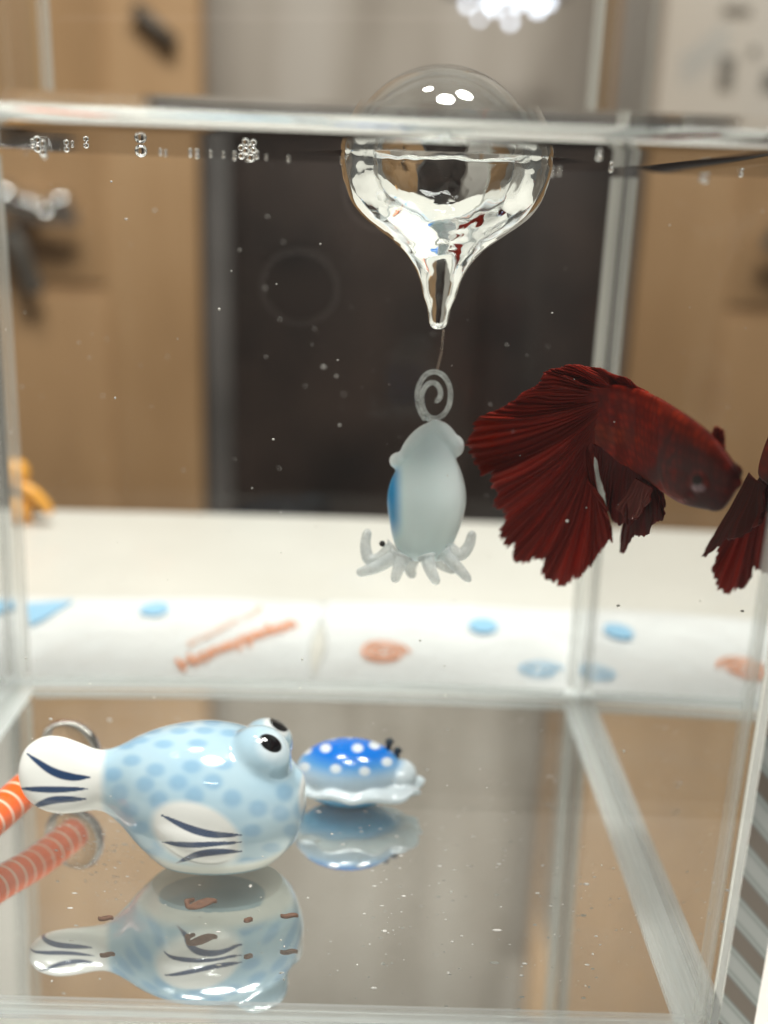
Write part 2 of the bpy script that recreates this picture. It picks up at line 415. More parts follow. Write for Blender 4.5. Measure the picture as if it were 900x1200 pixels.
C = mixc(C, S((218, 230, 236)), blob(px, py, 318, 879, 17, 17, 25, .5)*(ww > 40))
C = mixc(C, S((14, 15, 18)), blob(px, py, 315, 875, 14.0, 9.5, 32, .07)*(ww > 40))
C = mixc(C, S((234, 238, 238)), blob(px, py, 326, 848, 17, 14, 35, .2)*(ww < 25))
C = mixc(C, S((14, 15, 18)), blob(px, py, 329, 845, 13, 8.5, 36, .07)*(ww < 25))
low = 1-sstep(TH+.0016, TH+.0032, co[:, 2]); C = mixc(C, S((232, 234, 226)), low)
dcen = np.hypot((co[:, 0]-PF(252, 930)[0])/.0072, (co[:, 1]-PF(246, 1012)[1])/.0062)
C = mixc(C, S((158, 184, 192)), (1-sstep(.92, 1.0, dcen))*(co[:, 2] < TH+.0006))
paint(me, C); link('body', me, M_glaze, pf)

# ------------------------------------------------------------------ sea slug ornament
sb = wz(418, 927, TH); SF = Frame(418, 905, wy(418, 905, sb[1])); sS = SF.s
sl = thing('sea_slug_ornament', 'bright blue sea slug ornament with white dots and frilly white skirt', 'ornament', sb)
def skirt():
    V = []; F = []; n = 120; m = 10
    for j in range(m+1):
        for k in range(n):
            t_ = 2*math.pi*k/n; fr = 1+.03*math.sin(9*t_+.7)+.02*math.sin(15*t_+2)
            r = math.sin(math.pi*j/m)**.6*fr*(1/(abs(math.cos(t_))**2.6+abs(math.sin(t_))**2.6)**(1/2.6)); zz = -math.cos(math.pi*j/m)
            x = 74*sS*r*math.cos(t_)+4*sS; y = 60*sS*r*math.sin(t_)
            V.append((sb[0]+x, sb[1]+y, TH+.0016+zz*.0012+(.0004*math.sin(9*t_+1)*r**4)))
    for j in range(m):
        for k in range(n): k2 = (k+1) % n; F.append((j*n+k, j*n+k2, (j+1)*n+k2, (j+1)*n+k))
    return V, F
dome = sphVF((sb[0]-9*sS, sb[1]+2*sS, TH+.0028), (64*sS, 50*sS, .0050), 40, 24)
me = remesh([skirt(), dome, sphVF((sb[0]+50*sS, sb[1], TH+.003), (20*sS, 30*sS, .0019))], .00020, 8)
co = coords(me); px, py, ww = SF.inv(co)
e = np.sqrt(((co[:, 0]-sb[0]+9*sS)/(64*sS))**2+((co[:, 1]-sb[1]-2*sS)/(50*sS))**2); hz = co[:, 2]-TH
C = np.tile(np.array(S((226, 238, 244))[:3]), (len(co), 1))
C = mixc(C, S((120, 185, 228)), (1-sstep(.8, 1.08, e))*sstep(.0020, .0034, hz))
C = mixc(C, S((6, 124, 226)), (1-sstep(.6, 1.0, e))*sstep(.0030, .0046, hz))
C = mixc(C, S((96, 192, 244)), (hz < .0014)*(1-sstep(.75, 1.1, e)))
for a, b in [(382, 877), (419, 877), (394, 901), (427, 904), (453, 893), (439, 873), (389, 862), (358, 899), (359, 879), (410, 860)]:
    C = mixc(C, S((232, 240, 246)), blob(px, py, a, b, 6.2, 5.2, 0, .3)*(hz > .003))
paint(me, C); link('body', me, painted('slug_glass', .15, .5, .3), sl)
M_ant = pbr('slug_antenna', (.03, .045, .06, 1), .15)
for a, b in [(456.5, 869), (466, 879.5)]:
    q = SF(a, b, 4); V, F = sphVF(q, (5.2*sS, 5.2*sS, 4.4*sS)); v2, f2 = tubeVF([q, q+np.array((-.0002, .0, -.0016))], [3*sS, 4*sS], 10)
    mk('antenna', *join([(V, F), (v2, f2)]), M_ant, sl)

# ------------------------------------------------------------------ squid charm on thread under glass float
YQ = .05
QF = Frame(505, 570, wy(505, 570, YQ))
top = wy(520, 385, YQ)
sq = thing('squid_charm', 'frosted pale glass squid charm with curled tentacles hanging from the float', 'charm', QF(505, 570))
stq = smoothpts(np.array([(510, 492, 5, 5), (509, 500, 10, 9), (507, 515, 17, 17), (504, 535, 29, 26), (501, 560, 42, 34), (500, 585, 46.5, 38), (499, 610, 43, 36), (497, 632, 37, 30), (497, 648, 30, 24), (498, 658, 20, 14)], float), 5)
def vlathe(fr, L, n=36):
    V = []; F = []
    for a, b, h, ww in L:
        for k in range(n): t_ = 2*math.pi*k/n; V.append(fr(a+h*math.cos(t_), b, ww*math.sin(t_)))
    m = len(L)
    for i in range(m-1):
        for k in range(n): k2 = (k+1) % n; F.append((i*n+k, (i+1)*n+k, (i+1)*n+k2, i*n+k2))
    F.append(tuple(range(n))); F.append(tuple(range(m*n-1, (m-1)*n-1, -1))); return V, F
fins = [ell_px(QF, (480, 529, 3), (23, 9, 9), -52), ell_px(QF, (467, 541, 4), (8, 7, 8)), ell_px(QF, (530, 523, 3), (19, 8, 9), 55)]
fins = [ell_px(QF, (490, 519, 2), (30, 13, 13), -48), ell_px(QF, (467, 540, 4), (11, 10, 10)), ell_px(QF, (522, 512, 2), (22, 12, 13), 52), ell_px(QF, (534, 523, 3), (10, 13, 9))]
me = remesh([vlathe(QF, stq)]+fins, .0002, 8)
px, py, ww = QF.inv(coords(me))
C = np.tile(np.array(S((232, 250, 253))[:3]), (len(px), 1))
C = mixc(C, S((20, 128, 190)), sstep(-2, -12, ww+ (px-462)*.25+6)*sstep(536, 556, py)*(1-sstep(610, 640, py)))
C = mixc(C, S((40, 150, 205)), (1-sstep(459.0, 476, px))*sstep(540, 556, py)*(1-sstep(605, 638, py)))
C = mixc(C, S((226, 236, 238)), (1-sstep(530, 560, py))*.6)
paint(me, C); link('mantle', me, painted('frosted_glass', .35, .1, 1.0, 0, .3, .003), sq)
M_tent = milky('clear_tentacle', (.84, .87, .87, 1), .4, .12, 500)
tent = [[(462, 640, 8), (445, 655, 10), (432, 655, 10), (428, 638, 8), (431, 620, 6)], [(464, 650, 12), (446, 662, 16), (430, 668, 18), (418, 672, 18)],
        [(474, 652, 20), (467, 666, 24), (462, 682, 26)], [(500, 652, 22), (505, 668, 28), (513, 684, 28)], [(520, 648, 14), (533, 661, 18), (551, 681, 18)],
        [(522, 640, 8), (538, 650, 10), (549, 640, 8), (554, 622, 6)], [(505, 650, -10), (520, 664, -24), (536, 672, -28)], [(485, 652, -10), (480, 668, -26), (484, 680, -30)]]
for T_ in tent:
    P = smoothpts([QF(*q) for q in T_], 7); n_ = len(P)
    rr = [sS*7.6*(1-.42*(i/(n_-1))**1.3) for i in range(n_)]; rr[-1] *= .4; rr[-2] *= .85; rr[0] *= 1.35
    mk('tentacle', *tubeVF(P, rr, 14), M_tent, sq)
mk('eye', *sphVF(QF(448, 637, 14), 3.2*sS), pbr('squid_eye', (.02, .02, .02, 1), .2), sq)
th = np.linspace(0, 1, 110); ang = math.radians(100)-th*2*math.pi*1.95
rx = np.interp(th, [0, .1, .55, 1], [24, 20, 18, 4]); ry = rx*1.42
coil = [QF(509+rx[i]*math.cos(ang[i]+math.pi), 465-ry[i]*math.sin(ang[i]+math.pi), 6*math.sin(th[i]*6)) for i in range(110)]
coil = [QF(507, 496, 0), QF(497, 487, 0)]+coil[6:]
M_clear = milky('clear_glass_rod', (.80, .83, .83, 1), .55, .08, 700)
mk('coil', *tubeVF(smoothpts(coil, 2), [3.1*QF.s]*len(smoothpts(coil, 2)), 12), M_clear, sq)
mk('thread', *tubeVF([top+np.array((0, 0, -.0002)), QF(517, 415, 0), QF(511, 440, 0)], [1.5*QF.s]*3, 8), milky('nylon', (.45, .36, .30, 1), .55, .3), sq)

# ------------------------------------------------------------------ glass float
BC = wy(523, 190, YQ); RB = .01238
fl = thing('glass_float', 'clear hollow glass ball float with drop shaped stem at the water surface', 'float', (BC[0], YQ, WH))
prof = [(0, 386), (6, 385), (10, 380), (12, 372), (14, 360), (19, 347), (24, 328), (33, 310), (48, 292), (71, 274), (93, 256), (107, 237), (115, 214), (118, 196)]
sB = RB/118.5; L = [(max(r, .02)*sB, wy(523, y_, YQ)[2]) for r, y_ in prof]; L = [tuple(q) for q in smoothpts(L, 5)]
zc = WH-.0010; L = [q for q in L if q[1] < zc-.0004] + [(RB*math.cos(a), zc+RB*math.sin(a)) for a in np.linspace(0, math.asin(.0019/RB), 5)]
L2 = [L[-1]]+[(max(RB*math.cos(a), 1e-5), zc+RB*math.sin(a)) for a in np.linspace(math.asin(.0019/RB), math.pi/2, 24)][1:]
def lathe(L, cx, cyy, n=72):
    V = [(cx+r*math.cos(2*math.pi*k/n), cyy+r*math.sin(2*math.pi*k/n), z_) for r, z_ in L for k in range(n)]
    F = [(i*n+k, i*n+(k+1) % n, (i+1)*n+(k+1) % n, (i+1)*n+k) for i in range(len(L)-1) for k in range(n)]
    return V, F
mk('globe', *lathe(L, BC[0], YQ), glass('float_bulb', 1/NW, (.97, .985, .985, 1), 0, (170, .35, .0016)), fl)
mk('dome', *lathe(L2, BC[0], YQ), thin('float_dome', 1.7, (.93, .94, .94, 1)), fl)

# ------------------------------------------------------------------ eel ornament
M_or = None
t = NT('eel_orange'); tc = t.n('ShaderNodeAttribute', attribute_name='Col'); p = t.n('ShaderNodeBsdfPrincipled', Roughness=.2)
p.inputs['Coat Weight'].default_value = .6; t.t.links.new(tc.outputs['Color'], p.inputs['Base Color']); M_or = t.out(p.outputs[0])
eb = wz(82, 915, TH); ee = thing('eel_ornament', 'orange white-ringed eel ornament lying with its clear round base by the puffer tail', 'ornament', eb)
e0 = wy(84, 890, eb[1]); e1 = wz(-60, 1000, TH+.0022); EF = Frame(82, 890, e0)
e0[2] = max(e0[2], TH+.004)
P = smoothpts([e0, e0*.66+e1*.34+np.array((0, 0, .0005)), e0*.33+e1*.67, e1], 26); re = 20*EF.s
V, F = tubeVF(P, [re]*len(P), 28); me = bpy.data.meshes.new('eel'); me.from_pydata([tuple(v) for v in V], [], F); me.update()
ln = np.repeat(np.linspace(0, 1, len(P)), 28)*np.linalg.norm(e1-e0)
C = np.tile(np.array(S((236, 96, 18))[:3]), (len(ln), 1)); ph = (ln/.0024) % 1
C = mixc(C, S((240, 214, 190)), 1-sstep(.05, .11, np.minimum(ph, 1-ph))); 
paint(me, C)
link('body', me, M_or, ee)
er = np.array(e0); ax = (e1-e0)/np.linalg.norm(e1-e0); rb = 41*EF.s
eu = np.cross(ax, (0, 0, 1)); eu /= np.linalg.norm(eu); ev = np.cross(eu, ax)
ctr = np.array((e0[0], e0[1], TH+rb*.98*abs(ev[2])))
V = []; F = []; dp = [(0.02, -.25), (.5, -.27), (.85, -.2), (1, 0), (.93, .14), (.7, .26), (.4, .33), (.02, .35)]
for r_, h_ in dp:
    for k in range(40): t_ = 2*math.pi*k/40; V.append(ctr+eu*rb*r_*math.cos(t_)+ev*rb*r_*math.sin(t_)-ax*rb*h_)
for i in range(len(dp)-1):
    for k in range(40): F.append((i*40+k, i*40+(k+1) % 40, (i+1)*40+(k+1) % 40, (i+1)*40+k))
mk('base', V, F, glass('base_glass', 1.16, (.97, .97, .97, 1)), ee)
# ------------------------------------------------------------------ betta fish
def fy(px, py): return np.interp(px, [540, 690, 720, 745, 770, 830, 875], [.058, .048, .044, .037, .027, .0155, .0078]) + .00008*(py-560)*(1-np.clip((px-715)/50, 0, 1))
def fp(px, py, w_=0):
    q = wy(px, py, fy(px, py)); return q - refr(front(px, py)[1])*w_*.000085
bf = thing('betta_fish', 'dark red betta fish with flowing ragged tail swimming in the water', 'fish', fp(720, 560))
up = np.array([(868, 556), (858, 538), (837, 511), (813, 491), (793, 478), (770, 464), (744, 453), (715, 449), (692, 452), (672, 466)], float)
lo = np.array([(866, 572), (847, 597), (824, 597), (797, 590), (775, 576), (752, 560), (728, 546), (708, 533), (688, 523), (672, 512)], float)
hw = np.array([6, 26, 36, 40, 40, 37, 30, 18, 8, 2.5], float)
U_, L_, H_ = smoothpts(up, 7), smoothpts(lo, 7), smoothpts(hw[:, None], 7)[:, 0]
V = []; F = []; n = 36
for a, b, h in zip(U_, L_, H_):
    c = (a+b)/2; d = (a-b)/2
    for k in range(n):
        t_ = 2*math.pi*k/n; q = c+d*math.cos(t_); V.append(fp(q[0], q[1], h*math.sin(t_)*abs(math.sin(t_))**-.1 if abs(math.sin(t_)) > 1e-6 else 0))
m = len(U_)
for i in range(m-1):
    for k in range(n): k2 = (k+1) % n; F.append((i*n+k, i*n+k2, (i+1)*n+k2, (i+1)*n+k))
F.append(tuple(range(n-1, -1, -1))); F.append(tuple(range((m-1)*n, m*n)))
def fell(c, r):
    V, F = sphVF((0, 0, 0), 1, 20, 12); return [fp(c[0]+v[0]*r[0], c[1]-v[2]*r[1], c[2]-v[1]*r[2]) for v in V], F
def pxof(co):                          # world -> photo pixel (under water)
    h = co[:, [0, 2]]-np.array([CX, CZ]); Rr = np.hypot(h[:, 0], h[:, 1]); lo_ = np.zeros_like(Rr); hi = Rr.copy()
    for _ in range(40):
        md = (lo_+hi)/2; s1 = md/np.hypot(md, CD); s2 = (Rr-md)/np.hypot(Rr-md, co[:, 1]); c = s1 < NW*s2; lo_ = np.where(c, md, lo_); hi = np.where(c, hi, md)
    g = h*(lo_/np.maximum(Rr, 1e-9))[:, None]; v = np.stack([g[:, 0], np.full_like(Rr, CD), g[:, 1]], 1)
    return 450+FPX*(v@CR)/(v@CF), 600-FPX*(v@CU)/(v@CF)
me = remesh([(V, F), fell((818, 565, 32), (13, 13, 10)), fell((862, 553, -16), (9, 10, 10)), fell((838, 590, 4), (13, 10, 14)), fell((862, 566, 0), (9, 8, 9)), fell((796, 560, 30), (22, 26, 10))], .00022, 5)
co = coords(me); px, py = pxof(co); yy = co[:, 1]; near = yy < fy(px, py)
C = np.tile(np.array(S((142, 30, 9))[:3]), (len(co), 1))
C = mixc(C, S((78, 13, 7)), sstep(755, 810, px)*.92)
C = mixc(C, S((118, 19, 6)), 1-sstep(690, 730, px))
C = mixc(C, S((56, 14, 14)), blob(px, py, 838, 596, 22, 14, 0, .5)*.8)
C = mixc(C, S((150, 44, 16)), blob(px, py, 800, 497, 60, 12, 38, .6)*.5)
C = mixc(C, S((150, 62, 30)), blob(px, py, 705, 508, 42, 12, 10, .6)*.45)  # orange shine along the scale row, painted into the skin
C = mixc(C, S((170, 90, 78)), blob(px, py, 788, 582, 15, 5, 28, .4)*.7)
C = mixc(C, S((42, 8, 8)), blob(px, py, 768, 556, 12, 9, 20, .6)*.6)
C = mixc(C, S((60, 16, 14)), stroke(px, py, [(800, 520), (783, 545), (785, 575)], 3)*.6)
C = mixc(C, S((44, 8, 8)), blob(px, py, 864, 552, 9, 10, 0, .3)*.8)
C = mixc(C, S((122, 34, 26)), blob(px, py, 818, 564, 12.5, 12.5, 0, .2)*near*.8)
C = mixc(C, S((172, 150, 156)), blob(px, py, 818.5, 571.5, 8, 4.8, 8, .3)*near)
C = mixc(C, S((6, 4, 5)), blob(px, py, 817, 562.5, 6.0, 6.2, 0, .2)*near)
nz = .5+.25*np.sin(px*.21+py*.13)+.25*np.sin(px*.09-py*.27+1.7)
C = mixc(C, S((58, 8, 5)), nz*.35)
C = mixc(C, S((70, 10, 6)), stroke(px, py, [(790, 500), (778, 525), (772, 550), (780, 574)], 4)*.55)
paint(me, C)
t = NT('fish_skin'); a = t.n('ShaderNodeAttribute', attribute_name='Col'); tc = t.n('ShaderNodeTexCoord')
mp = t.n('ShaderNodeMapping'); mp.inputs['Scale'].default_value = (700, 700, 900); t.t.links.new(tc.outputs['Object'], mp.inputs[0])
vo = t.n('ShaderNodeTexVoronoi', Scale=1.0, Randomness=.35); t.t.links.new(mp.outputs[0], vo.inputs['Vector'])
p = t.n('ShaderNodeBsdfPrincipled', Roughness=.42); p.inputs['Specular IOR Level'].default_value = .06
hs = t.n('ShaderNodeMix', data_type='RGBA', blend_type='MULTIPLY'); hs.inputs[0].default_value = .8
t.t.links.new(a.outputs['Color'], hs.inputs[6]); t.t.links.new(t.ramp(vo.outputs['Distance'], [(0.08, (1, 1, 1, 1)), (.6, (.38, .30, .30, 1))]), hs.inputs[7])
t.t.links.new(hs.outputs[2], p.inputs['Base Color']); t.t.links.new(t.bump(vo.outputs['Distance'], -.7, .0005), p.inputs['Normal'])
M_skin = t.out(p.outputs[0])
link('body', me, M_skin, bf)
M_fin = painted('fin_membrane', .5, 0, 0, .5, .15)
def resample(P, n):
    P = np.array(P, float); d = np.r_[0, np.cumsum(np.linalg.norm(np.diff(P, axis=0), axis=1))]; s = np.linspace(0, d[-1], n)
    return np.stack([np.interp(s, d, P[:, 0]), np.interp(s, d, P[:, 1])], 1)
def fin(name, base, edge, nr, fold, off, seed, curve=0, dark=(108, 17, 5), lite=(192, 46, 18), tip=(150, 62, 56), m=34, mat=None, edgepow=1.0, endc=0):
    r = np.random.default_rng(seed); N = nr*6+1
    Bp = resample(base, N); Ep = resample(edge, N); ph = np.linspace(0, nr, N); V = []; C = []; w1 = np.interp(ph, np.arange(nr+1), r.normal(0, 1, nr+1))
    tone = np.interp(ph, np.arange(0, nr+1, .5), r.uniform(0, 1, 2*nr+2))
    big = np.interp(ph, np.linspace(0, nr, 9), r.normal(0, 1, 9))
    jag = r.normal(0, 1, N)
    for i in range(N):
        cv = curve + endc*(i/(N-1))**9; d = Ep[i]-Bp[i]; ln = np.linalg.norm(d)+1e-6; pr = np.array([-d[1], d[0]])/ln
        for j in range(m+1):
            t_ = j/m; q = Bp[i]+d*t_*(1-.045*abs(jag[i])*.5*t_**6) + pr*cv*math.sin(math.pi*t_)*ln + pr*1.2*math.sin(t_*9+ph[i]*1.3)*t_
            ww = off + fold*(t_**.8)*(math.sin(2*math.pi*ph[i])*.55+w1[i]*.5+big[i]*1.6+.5*math.sin(t_*7+big[i]*3))
            V.append(fp(q[0], q[1], ww))
            ray = .5+.5*math.cos(2*math.pi*ph[i])
            k = np.clip(.05+.85*tone[i]**2*(.25+.75*t_)+.22*ray*t_, 0, 1)
            c = np.array(S(dark)[:3])*(1-k)+np.array(S(lite)[:3])*k
            e = max(0, (t_-.80)/.20)**2*.55*tone[i]*edgepow; c = c*(1-e)+np.array(S(tip)[:3])*e
            C.append(c*(.75+.25*(1-ray*.5)))
    F = [(i*(m+1)+j, i*(m+1)+j+1, (i+1)*(m+1)+j+1, (i+1)*(m+1)+j) for i in range(N-1) for j in range(m)]
    o = mk(name, V, F, mat or M_fin, bf); paint(o.data, np.array(C))
    s = o.modifiers.new('thick', 'SOLIDIFY'); s.thickness = .00012; s.offset = 0
    return o
caud = [(662, 440), (638, 444), (629, 452), (610, 462), (590, 475), (575, 483), (553, 494), (554, 504), (543, 520), (552, 537), (562, 558), (576, 550), (573, 569), (582, 579), (575, 594), (590, 600), (590, 618), (582, 625), (591, 644), (601, 637), (601, 658), (608, 664), (629, 656), (637, 665), (633, 674), (654, 690), (668, 684), (680, 680), (686, 672), (692, 667), (701, 651), (713, 635), (719, 637), (719, 623), (712, 604), (707, 586)]
fin('tail_fin', [(722, 456), (712, 468), (706, 486), (702, 500), (694, 512), (686, 519)], caud, 46, 9, 9, 3, -.05, endc=.19)
fin('dorsal_fin', [(762, 466), (742, 462), (722, 462), (705, 464), (694, 468)], [(758, 459), (735, 444), (718, 437), (700, 431), (680, 427), (661, 428), (645, 432), (636, 437), (630, 449), (622, 456), (611, 461), (600, 470)], 26, 5, 2, 5, .05)
fin('anal_fin', [(690, 518), (707, 525), (726, 536), (752, 552)], [(693, 527), (699, 540), (704, 556), (706, 568), (708, 580), (711, 593), (717, 610), (725, 618), (733, 612), (738, 618), (745, 610), (752, 602), (758, 590)], 18, 5, 8, 9, .03, dark=(78, 9, 5), lite=(128, 24, 14))
fin('pelvic_fin', [(744, 548), (756, 556), (766, 562), (776, 568)], [(727, 634), (725, 649), (731, 649), (737, 640), (744, 628), (752, 631), (760, 626), (763, 618), (768, 614), (777, 610), (779, 603), (776, 598), (780, 593), (776, 578)], 14, 7, -45, 11, 0, dark=(70, 8, 6), lite=(124, 20, 13))
fin('pelvic_fin', [(745, 560), (765, 572)], [(722, 596), (731, 606), (740, 610), (749, 606), (752, 596), (760, 590)], 8, 6, 30, 14, 0, dark=(110, 30, 24), lite=(160, 80, 66))
fin('pectoral_fin', [(832, 516), (842, 528)], [(834, 506), (840, 499), (847, 503), (850, 514), (850, 526), (846, 530)], 9, 4, -26, 13, 0, dark=(140, 50, 36), lite=(190, 90, 70), m=12)

# ------------------------------------------------------------------ brown flakes on the floor
M_fl = pbr('brown_flake', S((84, 50, 28)), .8, var=.4, scale=1500)
FL = [((236, 1062), 17, 6, 'largest curled brown flake of waste on the tank floor by the puffer'), ((291, 1081), 4.5, 3, 'tiny brown crumb on the tank floor between two larger flakes'),
      ((339, 1076), 10, 3.2, 'straight brown sliver on the tank floor below the puffer mouth'), ((124, 1079), 8.5, 3.4, 'small brown crumb on the tank floor below the puffer tail')]
for (a, b), rx_, ry_, lab in FL:
    c = wz(a, b, TH); fr = Frame(a, b, c); k = fr.s; pts = []
    for q in np.linspace(-1, 1, 9): pts.append(c+np.array((q*rx_*k, .0009*(math.sin(q*2.2) if rx_ > 12 else .25*math.sin(q*3)), .00035)))
    Vv, Ff = tubeVF(pts, [(ry_*k*1.5*(1-.75*abs(q)**2.5)*(1+.18*math.sin(q*13)), .00026) for q in np.linspace(-1, 1, 9)], 12, ref=(0, 1, 0))
    parts = [(Vv, Ff)]
    if rx_ > 12: parts.append(tubeVF([c+np.array((-rx_*k*.9, -.0006, .0003)), c+np.array((-rx_*k*1.05, .0006, .0003)), c+np.array((-rx_*k*.6, .0012, .0003))], [.0003, .0004, .00025], 10))
    tag(mk('brown_flake', *join(parts), M_fl), lab, 'flake')

# ------------------------------------------------------------------ bubbles under the surface
M_bub = glass('bubble', 1/NW)
BUB = [((44, 172), 4.6, 0), ((50, 176), 4, 0), ((52, 181), 3.2, 0), ((38, 171), 3.5, 0), ((30, 182), 1.7, 0), ((78, 174), 3, 0), ((85, 172), 3, 0), ((101, 170), 3, 0), ((165, 172), 6.5, 1), ((188, 181), 2.2, 0), ((194, 182), 2.4, 0),
       ((223, 182), 3, 0), ((231, 183), 3.4, 0), ((247, 183), 2.2, 0), ((262, 184), 2.0, 0), ((275, 185), 2.6, 2), ((283, 181), 3.4, 2), ((288, 175), 4.2, 2), ((297, 175), 4, 2), ((294, 182), 4.2, 2), ((301, 184), 3.4, 2), ((290, 187), 3.2, 2), ((312, 187), 1.6, 0), ((338, 189), 2.7, 0), ((401, 190), 3, 0), ((646, 205), 3, 3), ((640, 210), 4, 3), ((655, 203), 2, 3), ((702, 184), 4, 3), ((716, 199), 3, 3)]
glab = ['tiny round air bubble clinging under the water surface left of the float', 'single large air bubble under the surface between the tiny bubbles', 'air bubble in the tight cluster under the surface left of the float', 'small air bubble under the surface right of the glass float']
ggrp = ['tiny surface bubbles', None, 'clustered bubbles', 'bubbles right of the float']
for (a, b), r_, g in BUB:
    q = wz(a, b, WH-.0003)
    if q[1] > TD-.0015 or q[1] < 0: q = wy(a, b, TD-.0016)
    k = FPX/ (CD+q[1]/NW); rr = r_/k*.95*rng.uniform(.65, 1.25)
    o = mk('air_bubble', *sphVF((q[0], q[1], WH-rr*1.02), rr, 16, 10), M_bub); tag(o, glab[g], 'bubble', ggrp[g])

# ------------------------------------------------------------------ specks in the water and on the floor
M_spk = pbr('speck', (.62, .60, .56, 1), .6)
parts = []
for i in range(230):
    q = np.array((rng.uniform(-.047, .047), rng.uniform(.004, TD-.004), rng.uniform(.006, WH-.004))); r_ = abs(rng.normal(0, .00007))+.00004
    parts.append(sphVF(q, (r_*rng.uniform(.6, 1.6), r_, r_*rng.uniform(.5, 1.2)), 5, 4))
tag(mk('floating_specks', *join(parts), M_spk), 'fine pale specks drifting through the tank water', 'specks', kind='stuff')
parts = []
for i in range(210):
    x_ = rng.uniform(-.046, .046); y_ = rng.uniform(.003, TD-.004)
    if rng.random() < .5: x_ = rng.normal(.028, .014); y_ = rng.normal(.03, .018)
    if not (-.046 < x_ < .046 and .003 < y_ < TD-.004): continue
    r_ = abs(rng.normal(0, .00011))+.00005
    parts.append(sphVF((x_, y_, TH+.0001), (r_*rng.uniform(.6, 1.8), r_*rng.uniform(.6, 1.4), .00008), 6, 4))
for i in range(160):
    q = wz(rng.normal(135, 32), rng.normal(955, 42), TH+.0001); r_ = abs(rng.normal(0, .00007))+.00004
    if q[0] > -.046: parts.append(sphVF(q, (r_*rng.uniform(.6, 2), r_, .00006), 5, 4))
tag(mk('floor_sediment', *join(parts), pbr('sediment', (.5, .48, .45, 1), .9)), 'pale fine sediment scattered over the glass tank floor', 'sediment', kind='stuff')

# ------------------------------------------------------------------ printed packets on the table
t = NT('packet_film'); p = t.n('ShaderNodeBsdfPrincipled', Roughness=.28); p.inputs['Base Color'].default_value = (.78, .79, .79, 1)
t.t.links.new(t.bump(t.noise(140, 5, .65), .7, .0022), p.inputs['Normal']); M_pack = t.out(p.outputs[0])
M_pblue = pbr('print_blue', S((150, 196, 226)), .35); M_por = pbr('print_orange', S((234, 158, 118)), .35)
def packet(name, label, x0, x1, y0, y1, seed):
    r = np.random.default_rng(seed); nx, ny = 70, 40; V = []; F = []; f1, f2, f3 = r.uniform(0, 6, 3)
    def hgt(a, b):
        ed = min(1, 8*min(a, 1-a))*min(1, 7*min(b, 1-b)); return TZ+.0006+.0008*ed**.6*(1+.38*math.sin(a*13+f1+b*3)+.2*math.sin(b*9+a*5+f2)+.12*math.sin(a*31+b*17+f3))
    for j in range(ny+1):
        for i in range(nx+1): a, b = i/nx, j/ny; V.append((x0+(x1-x0)*a+.0008*math.sin(b*7+f1), y0+(y1-y0)*b+.0006*math.sin(a*9+f2), hgt(a, b)))
    for j in range(ny+1):
        for i in range(nx+1): a, b = i/nx, j/ny; V.append((V[j*(nx+1)+i][0], V[j*(nx+1)+i][1], TZ+.0002))
    K = (nx+1)*(ny+1)
    for j in range(ny):
        for i in range(nx):
            a = j*(nx+1)+i; F.append((a, a+1, a+nx+2, a+nx+1)); F.append((K+a, K+a+nx+1, K+a+nx+2, K+a+1))
    for i in range(nx): F.append((i, K+i, K+i+1, i+1)); a = ny*(nx+1)+i; F.append((a, a+1, K+a+1, K+a))
    for j in range(ny): a = j*(nx+1); F.append((a, a+nx+1, K+a+nx+1, K+a)); a += nx; F.append((a, K+a, K+a+nx+1, a+nx+1))
    pk = thing(name, label, 'packet', ((x0+x1)/2, (y0+y1)/2, TZ)); mk('film', V, F, M_pack, pk)
    def top_(x, y):
        a, b = np.clip((x-x0)/(x1-x0), 0, 1), np.clip((y-y0)/(y1-y0), 0, 1); return hgt(a, b)+.0006
    return pk, top_
x_l = bz(20, 760, TZ)[0]-.02; xm = bz(372, 760, TZ)[0]; y_f = bz(300, 706, TZ)[1]; y_n = TD+TH+.001
pkA, tA = packet('plastic_packet', 'white plastic packet with slanted orange lettering behind the tank', x_l, xm-.0006, y_n, y_f, 2)
pkB, tB = packet('plastic_packet', 'white plastic packet with orange swirl and blue dots behind the tank', xm+.0006, xm+.075, y_n, y_f+.001, 5)
def flat(name, pts, top_, mat, parent):
    bm = bmesh.new(); vs = [bm.verts.new((x, y, top_(x, y))) for x, y in pts]; bm.faces.new(vs); bmesh.ops.triangulate(bm, faces=bm.faces[:])
    me = bpy.data.meshes.new(name); bm.to_mesh(me); bm.free(); o = link(name, me, mat, parent, False)
    if o.data.polygons and o.data.polygons[0].normal.z < 0: o.data.flip_normals()
    return o
def dot(px, py, rx, ry, top_, parent, mat=M_pblue):
    c = bz(px, py, TZ+.001); e = bz(px+rx, py, TZ+.001); f = bz(px, py+ry, TZ+.001); a = abs(e[0]-c[0]); b = abs(f[1]-c[1])
    flat('printed_dot', [(c[0]+a*math.cos(t_), c[1]+b*math.sin(t_)) for t_ in np.linspace(0, 2*math.pi, 28, endpoint=False)], top_, mat, parent)
def swirl(px, py, rx, ry, top_, parent, mat, turns=2.6):
    c = bz(px, py, TZ+.001); a = abs(bz(px+rx, py, TZ+.001)[0]-c[0]); b = abs(bz(px, py+ry, TZ+.001)[1]-c[1]); V = []; F = []; n_ = 90
    for i in range(n_+1):
        t_ = i/n_*turns*2*math.pi; r_ = 1-.85*i/n_
        for k in (-1, 1):
            rr = max(.02, r_+k*.085); x, y = c[0]+a*rr*math.cos(t_), c[1]+b*rr*math.sin(t_); V.append((x, y, top_(x, y)))
        if i: F.append((2*i-2, 2*i-1, 2*i+1, 2*i))
    mk('printed_swirl', V, F, mat, parent, False)
dot(181, 716, 17, 8, tA, pkA); dot(566, 738, 17, 8.5, tB, pkB)
